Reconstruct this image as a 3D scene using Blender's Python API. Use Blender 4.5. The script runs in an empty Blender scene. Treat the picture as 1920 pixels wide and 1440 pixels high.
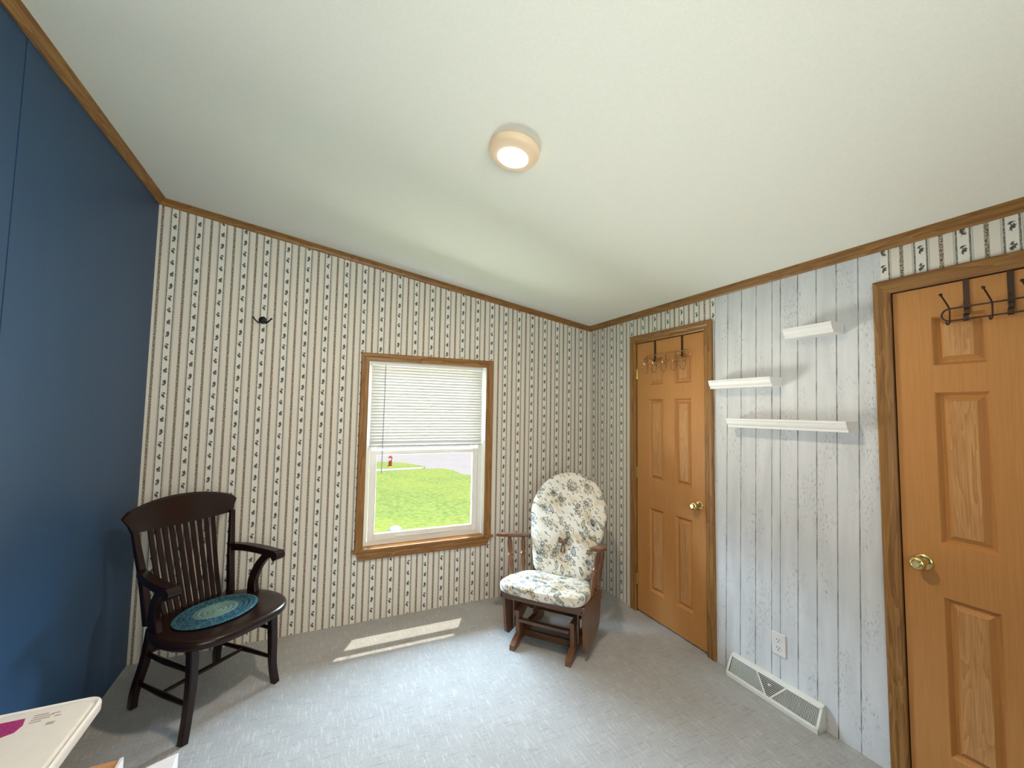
import bpy, bmesh, math, random
from mathutils import Vector, Matrix
R = math.radians
C = bpy.context.scene.collection

# ------------------------------------------------------------------ camera
cam_d = bpy.data.cameras.new('camera'); cam = bpy.data.objects.new('camera', cam_d); C.objects.link(cam)
F_PX = 785.06
cam_d.sensor_fit = 'HORIZONTAL'; cam_d.sensor_width = 36.0; cam_d.lens = F_PX / 1920 * 36.0
cam_d.clip_start = 0.02; cam_d.clip_end = 400
yaw, pitch, roll = 0.43075, 0.06262, 0.01646
fwd = Vector((math.sin(yaw)*math.cos(pitch), math.cos(yaw)*math.cos(pitch), math.sin(pitch)))
r0 = Vector((math.cos(yaw), -math.sin(yaw), 0)); u0 = r0.cross(fwd)
rr = r0*math.cos(roll) + u0*math.sin(roll); uu = u0*math.cos(roll) - r0*math.sin(roll)
cam.matrix_world = Matrix(((rr.x, uu.x, -fwd.x, -2.2573), (rr.y, uu.y, -fwd.y, -3.1911), (rr.z, uu.z, -fwd.z, 1.4999), (0, 0, 0, 1)))
bpy.context.scene.camera = cam

# ------------------------------------------------------------------ exposure, sky, sun, daylight
vs = bpy.context.scene.view_settings
bpy.context.scene.display_settings.display_device = 'sRGB'
vs.view_transform = 'Standard'; vs.look = 'None'; vs.exposure = 0.07; vs.gamma = 1.0; vs.use_curve_mapping = False

world = bpy.data.worlds.new('sky'); bpy.context.scene.world = world; world.use_nodes = True
wn = world.node_tree.nodes; wl = world.node_tree.links
bgn = wn['Background']; bgn.inputs[0].default_value = (0.78, 0.88, 1.0, 1); bgn.inputs[1].default_value = 1.0

def light(name, kind, loc, direction, energy, color=(1, 1, 1), **kw):
    d = bpy.data.lights.new(name, kind); o = bpy.data.objects.new(name, d); C.objects.link(o)
    d.energy = energy; d.color = color
    for k, v in kw.items(): setattr(d, k, v)
    o.location = loc
    o.rotation_euler = Vector(direction).to_track_quat('-Z', 'Y').to_euler()
    return o
light('sun', 'SUN', (-1, 6, 12), (-0.20, -0.385, -1.0), 4.6, (1.0, 0.94, 0.80), angle=R(0.6))
# bright open sky in front of the window wall, outside the house
light('daylight_sky', 'AREA', (-0.5, 4.7, 4.3), (0.0, -1.0, -0.02), 11000, (0.60, 0.81, 1.0), shape='RECTANGLE', size=14.0, size_y=4.4)
# daylight thrown back up by the sunlit ground under the window
light('daylight_ground', 'AREA', (-1.6, 2.2, -0.62), (0, -0.75, 1.0), 1800, (1.0, 0.98, 0.90), shape='RECTANGLE', size=6.0, size_y=2.8)
# added fill lamp outside the added window behind the camera, brightening the ceiling
light('fill_ground_behind', 'AREA', (-2.4, -14.0, -0.6), (0.0, 0.0, 1.0), 5400, (0.95, 1.0, 0.86), shape='RECTANGLE', size=16.0, size_y=19.0)
light('fill_wall_behind', 'AREA', (-2.4, -6.4, 1.9), (0.0, 1.0, 0.0), 500, (1.0, 0.965, 0.89), shape='RECTANGLE', size=8.0, size_y=3.6)  # unseen fill lamp, added to brighten the walls

# ------------------------------------------------------------------ materials
def new_mat(name):
    m = bpy.data.materials.new(name); m.use_nodes = True
    nt = m.node_tree; b = nt.nodes['Principled BSDF']
    return m, nt, b
class N:
    """small node-building helper"""
    def __init__(s, nt): s.nt = nt
    def node(s, t, **kw):
        n = s.nt.nodes.new(t)
        for k, v in kw.items(): setattr(n, k, v)
        return n
    def link(s, a, b): s.nt.links.new(a, b)
    def setin(s, sock, v):
        if hasattr(v, 'is_linked') or isinstance(v, bpy.types.NodeSocket): s.link(v, sock)
        else:
            try: sock.default_value = v
            except Exception: sock.default_value = tuple(v) + (1,)
    def math(s, op, a, b=0.0, c=0.0, clamp=False):
        n = s.node('ShaderNodeMath', operation=op, use_clamp=clamp)
        s.setin(n.inputs[0], a); s.setin(n.inputs[1], b); s.setin(n.inputs[2], c); return n.outputs[0]
    def mix(s, fac, a, b):
        n = s.node('ShaderNodeMix', data_type='RGBA'); s.setin(n.inputs[0], fac)
        s.setin(n.inputs[6], a if isinstance(a, bpy.types.NodeSocket) else tuple(a) + (1,))
        s.setin(n.inputs[7], b if isinstance(b, bpy.types.NodeSocket) else tuple(b) + (1,)); return n.outputs[2]
    def obj(s): return s.node('ShaderNodeTexCoord').outputs['Object']
    def sep(s, v): n = s.node('ShaderNodeSeparateXYZ'); s.link(v, n.inputs[0]); return n.outputs
    def comb(s, x=0.0, y=0.0, z=0.0):
        n = s.node('ShaderNodeCombineXYZ')
        for i, v in enumerate((x, y, z)): s.setin(n.inputs[i], v)
        return n.outputs[0]
    def mapping(s, v, scale=(1, 1, 1), loc=(0, 0, 0), rot=(0, 0, 0)):
        n = s.node('ShaderNodeMapping'); s.link(v, n.inputs[0])
        n.inputs['Scale'].default_value = scale; n.inputs['Location'].default_value = loc; n.inputs['Rotation'].default_value = rot
        return n.outputs[0]
    def noise(s, v, scale, detail=3, rough=0.55, dist=0.0):
        n = s.node('ShaderNodeTexNoise'); s.link(v, n.inputs['Vector'])
        n.inputs['Scale'].default_value = scale; n.inputs['Detail'].default_value = detail
        n.inputs['Roughness'].default_value = rough; n.inputs['Distortion'].default_value = dist
        return n.outputs['Fac']
    def ramp(s, f, stops):
        n = s.node('ShaderNodeValToRGB'); s.link(f, n.inputs[0]); e = n.color_ramp.elements
        while len(e) < len(stops): e.new(0.5)
        for i, (p, c) in enumerate(stops):
            e[i].position = p; e[i].color = tuple(c) + (1,) if len(c) == 3 else c
        return n.outputs[0]
    def step(s, v, lo, hi):      # smooth 0..1 between lo and hi
        n = s.node('ShaderNodeMapRange', clamp=True); s.setin(n.inputs[0], v)
        n.inputs[1].default_value = lo; n.inputs[2].default_value = hi; return n.outputs[0]
    def band(s, v, c, hw, soft): # 1 inside |v-c|<hw
        d = s.math('ABSOLUTE', s.math('SUBTRACT', v, c))
        return s.step(d, hw + soft, hw)
    def bump(s, h, strength, dist, b):
        n = s.node('ShaderNodeBump'); s.link(h, n.inputs['Height'])
        n.inputs['Strength'].default_value = strength; n.inputs['Distance'].default_value = dist
        s.link(n.outputs[0], b.inputs['Normal'])

def plain(name, col, rough=0.5, metal=0.0, var=0.04, scale=20, bump=0.0, spec=0.5):
    m, nt, b = new_mat(name); n = N(nt)
    f = n.noise(n.obj(), scale, 3)
    k = lambda s: tuple(max(0, min(1, c*s)) for c in col)
    n.link(n.ramp(f, [(0.3, k(1-var)), (0.7, k(1+var))]), b.inputs['Base Color'])
    b.inputs['Roughness'].default_value = rough; b.inputs['Metallic'].default_value = metal
    b.inputs['Specular IOR Level'].default_value = spec
    if bump: n.bump(f, bump, 0.002, b)
    return m

def wood(name, light_c, dark_c, axis='z', scale=1.0, rough=0.42, cathedral=0.5, contrast=1.0, spec=0.4):
    m, nt, b = new_mat(name); n = N(nt)
    sc = {'x': (1.2, 14, 14), 'y': (14, 1.2, 14), 'z': (14, 14, 1.2)}[axis]
    v = n.mapping(n.obj(), tuple(c*scale for c in sc))
    big = n.noise(v, 1.3, 2, 0.5, 0.6)
    rings = n.math('FRACT', n.math('MULTIPLY', big, 7.0))
    fine = n.noise(n.mapping(n.obj(), tuple(c*scale*(5 if c > 5 else 1.6) for c in sc)), 2.0, 3, 0.6)
    f = n.math('ADD', n.math('MULTIPLY', rings, cathedral), n.math('MULTIPLY', fine, 1.0-cathedral*0.6))
    lo, hi = 0.5-0.28/contrast, 0.5+0.34/contrast
    n.link(n.ramp(f, [(max(0, lo), light_c), (min(1, hi), dark_c)]), b.inputs['Base Color'])
    b.inputs['Roughness'].default_value = rough; b.inputs['Specular IOR Level'].default_value = spec
    n.bump(fine, 0.12, 0.001, b)
    return m

def wallpaper(name, axis, phase, period=0.1256, seed=0.0):
    m, nt, b = new_mat(name); n = N(nt)
    o = n.obj(); s = n.sep(o); u = s['XYZ'.index(axis)]; v = s[2]
    t0 = n.math('DIVIDE', n.math('SUBTRACT', u, phase), period)
    cell = n.math('FLOOR', n.math('ADD', t0, 0.5))
    t = n.math('SUBTRACT', t0, cell)                       # -0.5..0.5, dotted stripe at 0, vignettes at +-0.5
    a = n.math('ABSOLUTE', t)
    uv = n.comb(u, v, seed)
    # base tints: faint broad stripes
    base = n.mix(n.band(a, 0.5, 0.155, 0.01), (0.78, 0.735, 0.645), (0.84, 0.81, 0.735))
    base = n.mix(n.math('MULTIPLY', n.noise(uv, 160, 2), 0.35), base, (0.55, 0.52, 0.46))
    # thin dark lines either side of the vignette band
    wob = n.step(n.noise(n.mapping(uv, (1, 0.35, 1)), 260, 2), 0.3, 0.62)
    l1 = n.math('MULTIPLY', n.band(a, 0.345, 0.017, 0.016), n.math('ADD', n.math('MULTIPLY', wob, 0.45), 0.55))
    l2 = n.math('MULTIPLY', n.band(a, 0.290, 0.006, 0.016), 0.42)
    col = n.mix(n.math('MULTIPLY', n.math('MAXIMUM', l1, l2), 0.95), base, (0.060, 0.060, 0.045))
    # mottled berry stripe
    spots = n.step(n.noise(uv, 175, 2, 0.6), 0.40, 0.58)
    mott = n.math('MULTIPLY', n.band(a, 0.0, 0.038, 0.030), n.math('ADD', n.math('MULTIPLY', spots, 0.60), 0.40))
    hue = n.ramp(n.noise(n.comb(n.math('MULTIPLY', cell, 7.31), n.math('MULTIPLY', v, 9.0), seed), 1.0, 2),
                 [(0.32, (0.065, 0.046, 0.020)), (0.45, (0.07, 0.062, 0.020)), (0.53, (0.085, 0.050, 0.024)), (0.68, (0.16, 0.055, 0.035))])
    col = n.mix(mott, col, hue)
    # little vignettes, four repeating motifs one above the other
    ph = n.math('MULTIPLY', n.math('MODULO', n.math('ABSOLUTE', n.math('FLOOR', t0)), 2.0), 0.6)
    vv = n.math('ADD', n.math('DIVIDE', v, 0.0745), ph)
    vid = n.math('FLOOR', vv); w = n.math('SUBTRACT', n.math('SUBTRACT', vv, vid), 0.5)
    tt = n.math('SUBTRACT', n.math('FRACT', t0), 0.5)
    motif = n.math('MODULO', n.math('ABSOLUTE', vid), 4.0)
    loc = n.comb(n.math('MULTIPLY', tt, 9.0), n.math('MULTIPLY', w, 5.5), n.math('MULTIPLY', motif, 3.7))
    blob = n.noise(loc, 1.25, 2, 0.6, 0.5)
    ell = n.math('ADD', n.math('POWER', n.math('DIVIDE', tt, 0.105), 2.0), n.math('POWER', n.math('DIVIDE', w, 0.31), 2.0))
    fall = n.step(ell, 1.0, 0.15)
    fig = n.step(n.math('ADD', blob, n.math('MULTIPLY', fall, 0.24)), 0.625, 0.70)
    fig = n.math('MULTIPLY', fig, n.step(ell, 1.05, 0.8))
    col = n.mix(n.math('MULTIPLY', fig, 0.95), col, (0.045, 0.05, 0.042))
    n.link(col, b.inputs['Base Color']); b.inputs['Roughness'].default_value = 0.7
    b.inputs['Specular IOR Level'].default_value = 0.25
    return m

def plank_paper(name):
    m, nt, b = new_mat(name); n = N(nt)
    o = n.obj(); s = n.sep(o)
    y = n.math('SUBTRACT', s[1], n.math('MULTIPLY', n.math('SUBTRACT', 1.95, s[2]), 0.0236)); z = s[2]
    yz = n.comb(y, z, 0.0)
    lines = [-1.3395, -1.4315, -1.5235, -1.6155, -1.7075, -1.754, -1.8445, -1.935, -2.0255, -2.116]
    wid = n.step(n.noise(n.mapping(yz, (60, 9, 1)), 1.0, 3), 0.3, 0.75)
    tot = None
    for L in lines:
        k = n.band(y, L, 0.0018, 0.0018)
        tot = k if tot is None else n.math('MAXIMUM', tot, k)
    lm = n.math('MULTIPLY', tot, n.math('ADD', n.math('MULTIPLY', wid, 0.75), 0.25), clamp=True)
    base = n.ramp(n.noise(n.mapping(yz, (18, 2.5, 1)), 1.0, 4), [(0.3, (0.58, 0.60, 0.62)), (0.7, (0.70, 0.715, 0.73))])
    # grey scuffs in patches
    patch = n.step(n.noise(n.mapping(yz, (9, 3.2, 1), (3, 7, 0)), 1.0, 2), 0.47, 0.62)
    sc = n.step(n.noise(n.mapping(yz, (150, 42, 1)), 1.0, 4, 0.7), 0.53, 0.66)
    scf = n.math('MULTIPLY', n.math('MULTIPLY', patch, sc), 0.8)
    col = n.mix(scf, base, (0.26, 0.26, 0.25))
    col = n.mix(lm, col, (0.055, 0.058, 0.06))
    n.link(col, b.inputs['Base Color']); b.inputs['Roughness'].default_value = 0.6
    b.inputs['Specular IOR Level'].default_value = 0.3
    return m

def carpet(name):
    m, nt, b = new_mat(name); n = N(nt); o = n.obj()
    f1 = n.noise(n.mapping(o, (0.7, 1.5, 1)), 230, 2, 0.75); f2 = n.noise(o, 7, 3)
    h1 = n.noise(n.mapping(o, (85, 13, 1)), 1.0, 2, 0.6); h2 = n.noise(n.mapping(o, (11, 90, 1)), 1.0, 2, 0.6)
    fl = n.step(h1, 0.53, 0.70); dk = n.step(h2, 0.55, 0.70)
    base = n.mix(n.step(f1, 0.25, 0.75), (0.25, 0.262, 0.255), (0.50, 0.49, 0.48))
    base = n.mix(n.math('MULTIPLY', dk, 0.38), base, (0.20, 0.20, 0.20))
    base = n.mix(n.math('MULTIPLY', fl, 0.42), base, (0.60, 0.60, 0.60))
    base = n.mix(n.math('MULTIPLY', n.step(f2, 0.35, 0.7), 0.25), base, (0.24, 0.23, 0.22))
    n.link(base, b.inputs['Base Color']); b.inputs['Roughness'].default_value = 0.95
    b.inputs['Specular IOR Level'].default_value = 0.1
    b.inputs['Sheen Weight'].default_value = 0.25
    n.bump(n.math('ADD', n.math('MULTIPLY', f1, 0.7), n.math('MULTIPLY', n.math('SUBTRACT', fl, dk), 0.35)), 0.5, 0.005, b)
    return m

def floral(name, ax, seed=0.0):
    """cream cotton with outlined flowers, leaves, scrolls and dots; ax = the two object axes of the cloth"""
    m, nt, b = new_mat(name); n = N(nt); s = n.sep(n.obj())
    u, v = (n.math('ADD', s[0], s[1]), s[2]) if ax == 'XZ' else (n.math('ADD', s[0], n.math('MULTIPLY', s[2], 0.8)), n.math('SUBTRACT', s[1], s[2]))
    uv = n.comb(u, v, 0.0)
    col = n.mix(n.step(n.noise(n.comb(u, v, seed), 9, 2), 0.5, 0.68), (0.72, 0.695, 0.62), (0.55, 0.46, 0.30))
    pal = [(0.2, (0.025, 0.020, 0.018)), (0.42, (0.045, 0.14, 0.23)), (0.6, (0.12, 0.065, 0.028)), (0.8, (0.07, 0.13, 0.12))]
    def cells(scale, off, rnd=0.75):
        vo = n.node('ShaderNodeTexVoronoi', voronoi_dimensions='2D', feature='F1')
        p = n.mapping(uv, (1, 1, 1), (off, off*1.7+seed, 0)); n.link(p, vo.inputs['Vector'])
        vo.inputs['Scale'].default_value = scale; vo.inputs['Randomness'].default_value = rnd
        d = n.node('ShaderNodeVectorMath', operation='SUBTRACT'); n.link(p, d.inputs[0]); n.link(vo.outputs['Position'], d.inputs[1])
        ds = n.sep(d.outputs[0]); cs = n.node('ShaderNodeSeparateColor'); n.link(vo.outputs['Color'], cs.inputs[0])
        return ds[0], ds[1], cs.outputs
    def rot(dx, dy, ang):
        c, sn = n.math('COSINE', ang), n.math('SINE', ang)
        return (n.math('ADD', n.math('MULTIPLY', dx, c), n.math('MULTIPLY', dy, sn)),
                n.math('SUBTRACT', n.math('MULTIPLY', dy, c), n.math('MULTIPLY', dx, sn)))
    # big flowers
    dx, dy, cs = cells(8.6, 0.3)
    r = n.math('SQRT', n.math('ADD', n.math('MULTIPLY', dx, dx), n.math('MULTIPLY', dy, dy)))
    an = n.math('ADD', n.math('ARCTAN2', dy, dx), n.math('MULTIPLY', cs[2], 6.0))
    pet = n.math('ADD', 0.030, n.math('MULTIPLY', n.math('COSINE', n.math('MULTIPLY', an, 6.0)), 0.0130))
    pet = n.math('MULTIPLY', pet, n.math('ADD', 0.65, n.math('MULTIPLY', cs[1], 0.45)))
    ink = n.ramp(cs[0], pal)
    edge = n.step(n.math('ABSOLUTE', n.math('SUBTRACT', r, pet)), 0.0038, 0.0016)
    inner = n.step(n.math('SUBTRACT', r, n.math('MULTIPLY', pet, 0.48)), 0.002, -0.001)
    col = n.mix(n.math('MULTIPLY', n.step(n.math('SUBTRACT', r, pet), 0.001, -0.001), n.math('MULTIPLY', cs[0], 0.25)), col, ink)
    col = n.mix(n.math('MULTIPLY', edge, 0.95), col, ink); col = n.mix(n.math('MULTIPLY', inner, 0.85), col, ink)
    col = n.mix(n.step(r, 0.006, 0.004), col, (0.75, 0.72, 0.62))
    # leaves
    dx, dy, cs = cells(11.0, 4.1); lx, ly = rot(dx, dy, n.math('MULTIPLY', cs[2], 6.28))
    e = n.math('ADD', n.math('POWER', n.math('DIVIDE', lx, 0.030), 2.0), n.math('ABSOLUTE', n.math('DIVIDE', ly, 0.0125)))
    ink = n.ramp(cs[0], pal)
    lf = n.math('MAXIMUM', n.band(e, 0.9, 0.10, 0.08), n.math('MULTIPLY', n.step(n.math('ABSOLUTE', ly), 0.0014, 0.0006), n.step(e, 0.95, 0.9)))
    col = n.mix(n.math('MULTIPLY', n.step(e, 0.95, 0.85), n.math('MULTIPLY', cs[1], 0.5)), col, ink)
    col = n.mix(n.math('MULTIPLY', lf, n.step(cs[1], 0.25, 0.3)), col, ink)
    # dots and scrolls
    dx, dy, cs = cells(22.0, 8.3, 0.9)
    r = n.math('SQRT', n.math('ADD', n.math('MULTIPLY', dx, dx), n.math('MULTIPLY', dy, dy)))
    ring = n.math('MULTIPLY', n.band(r, 0.0105, 0.0013, 0.0010), n.step(n.math('ADD', dx, dy), -0.004, 0.0))
    dot = n.math('MULTIPLY', n.step(r, 0.0058, 0.0045), n.step(cs[0], 0.5, 0.52))
    col = n.mix(n.math('MULTIPLY', n.math('MAXIMUM', ring, dot), 0.9), col, n.ramp(cs[1], pal))
    n.link(col, b.inputs['Base Color']); b.inputs['Roughness'].default_value = 0.85
    b.inputs['Specular IOR Level'].default_value = 0.15
    n.bump(n.noise(n.comb(u, v, 0.0), 14, 2), 0.25, 0.01, b)
    return m

def braided(name, a, bb):
    m, nt, b = new_mat(name); n = N(nt); s = n.sep(n.obj())
    x = n.math('DIVIDE', s[0], a); y = n.math('DIVIDE', s[1], bb)
    r = n.math('SQRT', n.math('ADD', n.math('MULTIPLY', x, x), n.math('MULTIPLY', y, y)))
    an = n.math('ARCTAN2', y, x)
    ring = n.math('FLOOR', n.math('MULTIPLY', r, 8.0))
    seg = n.math('FRACT', n.math('ADD', n.math('MULTIPLY', an, n.math('ADD', n.math('MULTIPLY', ring, 2.0), 2.0)), n.math('MULTIPLY', r, 26.0)))
    tone = n.ramp(r, [(0.0, (0.15, 0.22, 0.18)), (0.50, (0.11, 0.20, 0.18)), (0.56, (0.010, 0.06, 0.10)), (0.82, (0.008, 0.055, 0.095)), (1.0, (0.018, 0.09, 0.115))])
    lite = n.mix(0.45, tone, (0.36, 0.52, 0.52))
    c = n.mix(n.math('MULTIPLY', n.step(seg, 0.62, 0.75), n.step(n.noise(n.obj(), 90, 2), 0.4, 0.6)), tone, lite)
    gap = n.math('ABSOLUTE', n.math('SUBTRACT', n.math('FRACT', n.math('MULTIPLY', r, 8.0)), 0.5))
    c = n.mix(n.math('MULTIPLY', n.step(gap, 0.40, 0.5), 0.6), c, (0.015, 0.03, 0.04))
    n.link(c, b.inputs['Base Color']); b.inputs['Roughness'].default_value = 0.95; b.inputs['Specular IOR Level'].default_value = 0.1
    n.bump(n.math('SUBTRACT', 0.5, gap), 0.5, 0.006, b)
    return m

def emit(name, col, strength):
    m, nt, b = new_mat(name); n = N(nt)
    b.inputs['Base Color'].default_value = (0.9, 0.88, 0.84, 1)
    b.inputs['Emission Color'].default_value = tuple(col) + (1,); b.inputs['Emission Strength'].default_value = strength
    return m

def glass(name):
    m, nt, b = new_mat(name); n = N(nt); nt.nodes.remove(b)
    out = nt.nodes['Material Output']
    tr = n.node('ShaderNodeBsdfTransparent'); tr.inputs[0].default_value = (0.97, 0.985, 0.98, 1)
    gl = n.node('ShaderNodeBsdfGlossy'); gl.inputs['Roughness'].default_value = 0.02
    fr = n.node('ShaderNodeFresnel'); fr.inputs[0].default_value = 1.45
    mx = n.node('ShaderNodeMixShader'); n.link(n.math('MULTIPLY', fr.outputs[0], 0.6), mx.inputs[0])
    n.link(tr.outputs[0], mx.inputs[1]); n.link(gl.outputs[0], mx.inputs[2]); n.link(mx.outputs[0], out.inputs[0])
    return m

def slat_vinyl(name):
    m, nt, b = new_mat(name); n = N(nt); out = nt.nodes['Material Output']
    b.inputs['Base Color'].default_value = (0.62, 0.615, 0.575, 1); b.inputs['Roughness'].default_value = 0.4
    tl = n.node('ShaderNodeBsdfTranslucent'); tl.inputs[0].default_value = (0.85, 0.86, 0.82, 1)
    mx = n.node('ShaderNodeMixShader'); mx.inputs[0].default_value = 0.010
    n.link(b.outputs[0], mx.inputs[1]); n.link(tl.outputs[0], mx.inputs[2]); n.link(mx.outputs[0], out.inputs[0])
    return m

def grass_mat(name):
    m, nt, b = new_mat(name); n = N(nt); o = n.obj()
    f = n.noise(o, 9, 4, 0.7); g = n.noise(o, 0.7, 2)
    c = n.mix(n.step(f, 0.32, 0.68), (0.15, 0.24, 0.06), (0.34, 0.44, 0.14))
    c = n.mix(n.math('MULTIPLY', n.step(g, 0.4, 0.65), 0.5), c, (0.36, 0.42, 0.10))
    n.link(c, b.inputs['Base Color']); b.inputs['Roughness'].default_value = 0.9; b.inputs['Specular IOR Level'].default_value = 0.1
    n.bump(f, 0.7, 0.03, b)
    return m

M = {}
M['paper_back'] = wallpaper('striped wallpaper back', 'X', -1.798)
M['paper_right'] = wallpaper('striped wallpaper right', 'Y', -0.120, 0.1272, 4.0)
M['plank'] = plank_paper('white plank paper')
M['blue'] = plain('blue painted panel', (0.020, 0.064, 0.146), 0.45, 0, 0.05, 60, 0.12, 0.4)
M['ceiling'] = plain('off white ceiling board', (0.86, 0.86, 0.80), 0.75, 0, 0.02, 120, 0.15, 0.2)
M['wall_plain'] = plain('beige wall paint', (0.62, 0.60, 0.55), 0.7)
M['carpet'] = carpet('grey loop carpet')
oakL, oakD = (0.38, 0.195, 0.056), (0.19, 0.082, 0.021)
for a in 'xyz': M['oak_' + a] = wood('honey oak along ' + a, oakL, oakD, a, 1.0, 0.42, 0.4)
M['door_skin'] = wood('oak door skin', (0.54, 0.255, 0.080), (0.43, 0.190, 0.053), 'z', 1.0, 0.5, 0.12, 0.8, 0.3)
M['door_panel'] = wood('oak door panel grain', (0.60, 0.325, 0.13), (0.40, 0.185, 0.062), 'z', 1.6, 0.5, 0.36, 1.1, 0.3)
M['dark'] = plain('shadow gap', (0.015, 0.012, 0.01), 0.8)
M['brass'] = plain('polished brass', (0.83, 0.66, 0.30), 0.16, 1.0, 0.03)
M['nickel'] = plain('copper toned wire', (0.62, 0.42, 0.27), 0.25, 1.0, 0.05)
M['bronze'] = plain('dark bronze wire', (0.055, 0.032, 0.024), 0.4, 0.6, 0.1)
M['black_iron'] = plain('black iron', (0.012, 0.011, 0.010), 0.45, 0.4)
M['white_vinyl'] = plain('white vinyl', (0.80, 0.79, 0.76), 0.35, 0, 0.01)
M['white_paint'] = plain('white painted wood', (0.82, 0.82, 0.81), 0.4, 0, 0.01)
M['white_plastic'] = plain('white plastic', (0.74, 0.73, 0.71), 0.4, 0, 0.02, 40)
M['white_metal'] = plain('white enamelled steel', (0.74, 0.75, 0.70), 0.4, 0, 0.02)
M['vent_shade'] = plain('vent damper', (0.05, 0.045, 0.035), 0.6)
M['slat'] = slat_vinyl('blind slat'); M['glass'] = glass('window glass')
M['wand'] = plain('clear grey wand', (0.42, 0.43, 0.43), 0.25)
M['mahogany'] = wood('dark mahogany', (0.019, 0.0058, 0.0042), (0.008, 0.0027, 0.0022), 'z', 1.0, 0.26, 0.3, 1.0, 0.38)
M['mahogany_x'] = wood('dark mahogany across', (0.019, 0.0058, 0.0042), (0.008, 0.0027, 0.0022), 'x', 1.0, 0.26, 0.3, 1.0, 0.38)
M['maple'] = wood('warm brown glider wood', (0.22, 0.095, 0.040), (0.105, 0.042, 0.019), 'z', 1.0, 0.32, 0.35, 1.0, 0.5)
M['maple_x'] = wood('warm brown glider wood across', (0.165, 0.072, 0.034), (0.08, 0.033, 0.016), 'x', 1.0, 0.32, 0.35, 1.0, 0.5)
M['maple_y'] = wood('warm brown glider wood lengthwise', (0.22, 0.095, 0.040), (0.105, 0.042, 0.019), 'y', 1.0, 0.32, 0.35, 1.0, 0.5)
M['floral_back'] = floral('floral cotton back', 'XZ', 0.0)
M['floral_seat'] = floral('floral cotton seat', 'XY', 2.3)
M['bow_cloth'] = plain('brown cotton tie', (0.16, 0.09, 0.05), 0.9, 0, 0.3, 80)
M['grass'] = grass_mat('lawn grass')
M['road'] = plain('pale asphalt', (0.37, 0.355, 0.375), 0.9, 0, 0.05, 2)
M['concrete'] = plain('pale concrete', (0.47, 0.455, 0.42), 0.9, 0, 0.05, 4)
M['siding'] = plain('house siding', (0.6, 0.6, 0.58), 0.8)
M['red'] = plain('red enamel', (0.55, 0.045, 0.035), 0.5)
M['stone'] = plain('grey painted steel', (0.42, 0.46, 0.52), 0.6, 0, 0.08, 10)
M['cardboard'] = plain('brown cardboard', (0.50, 0.235, 0.085), 0.8, 0, 0.08, 30)
M['card_white'] = plain('white card', (0.72, 0.68, 0.66), 0.7)
M['pink'] = plain('magenta label', (0.34, 0.03, 0.17), 0.6, 0, 0.35, 160)
M['label_ink'] = plain('faint label print', (0.42, 0.33, 0.33), 0.7)
M['lamp_body'] = emit('translucent lamp housing', (1.0, 0.66, 0.36), 0.20)
M['lamp_body'].node_tree.nodes['Principled BSDF'].inputs['Base Color'].default_value = (0.62, 0.50, 0.36, 1)
M['lamp_glow'] = emit('lamp diffuser glow', (1.0, 0.86, 0.66), 9.0)

# ------------------------------------------------------------------ geometry helpers
def finish(bm, name, mat, parent=None, smooth=False, angle=35, mats=None):
    bmesh.ops.recalc_face_normals(bm, faces=bm.faces)
    me = bpy.data.meshes.new(name); bm.to_mesh(me); bm.free()
    o = bpy.data.objects.new(name, me); C.objects.link(o)
    for x in (mats or [mat]): me.materials.append(x)
    if smooth:
        for p in me.polygons: p.use_smooth = True
        try: me.set_sharp_from_angle(angle=R(angle))
        except Exception: pass
    if parent: o.parent = parent
    return o
def thing(name, label, cat, loc=(0, 0, 0), rot=(0, 0, 0), group=None):
    o = bpy.data.objects.new(name, None); C.objects.link(o); o.location = loc; o.rotation_euler = rot
    o.empty_display_size = 0.05
    return tag(o, label, cat, group)
def tag(o, label, cat, group=None):
    o['label'] = label; o['category'] = cat
    if group: o['group'] = group
    return o
def struct(o, label=None, cat=None):
    o['kind'] = 'structure'
    if label: o['label'] = label
    if cat: o['category'] = cat
    return o
def box(bm, x0, x1, y0, y1, z0, z1, bev=0.0, mi=0):
    vs_ = [bm.verts.new((x, y, z)) for x in (x0, x1) for y in (y0, y1) for z in (z0, z1)]
    fs = []
    for q in ((0, 1, 3, 2), (4, 6, 7, 5), (0, 4, 5, 1), (2, 3, 7, 6), (0, 2, 6, 4), (1, 5, 7, 3)):
        f = bm.faces.new([vs_[i] for i in q]); f.material_index = mi; fs.append(f)
    if bev:
        ed = {e for f in fs for e in f.edges}
        bmesh.ops.bevel(bm, geom=list(ed), offset=bev, segments=2, profile=0.5, affect='EDGES')
    return fs
def split_grain(bm):
    for f in bm.faces:
        e = max(f.edges, key=lambda e_: e_.calc_length()); d = e.verts[0].co - e.verts[1].co
        f.material_index = 0 if abs(d.z) > max(abs(d.x), abs(d.y)) else 1
def one_box(name, mat, parent, *a, bev=0.0):
    bm = bmesh.new(); box(bm, *a, bev=bev); return finish(bm, name, mat, parent)
def prism(bm, pts, vec):
    """polygon pts (3D) extruded along vec"""
    a = [bm.verts.new(p) for p in pts]; v = Vector(vec); b = [bm.verts.new(Vector(p) + v) for p in pts]
    bm.faces.new(a); bm.faces.new(b[::-1])
    for i in range(len(a)): j = (i+1) % len(a); bm.faces.new((a[j], a[i], b[i], b[j]))
def ring_skin(bm, rings, cap=True, closed=True):
    L = [[bm.verts.new(p) for p in r] for r in rings]
    for k in range(len(L)-1):
        n_ = len(L[k])
        for i in range(n_ if closed else n_-1):
            j = (i+1) % n_
            bm.faces.new((L[k][i], L[k][j], L[k+1][j], L[k+1][i]))
    if cap and closed: bm.faces.new(L[0][::-1]); bm.faces.new(L[-1])
    return L
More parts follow.
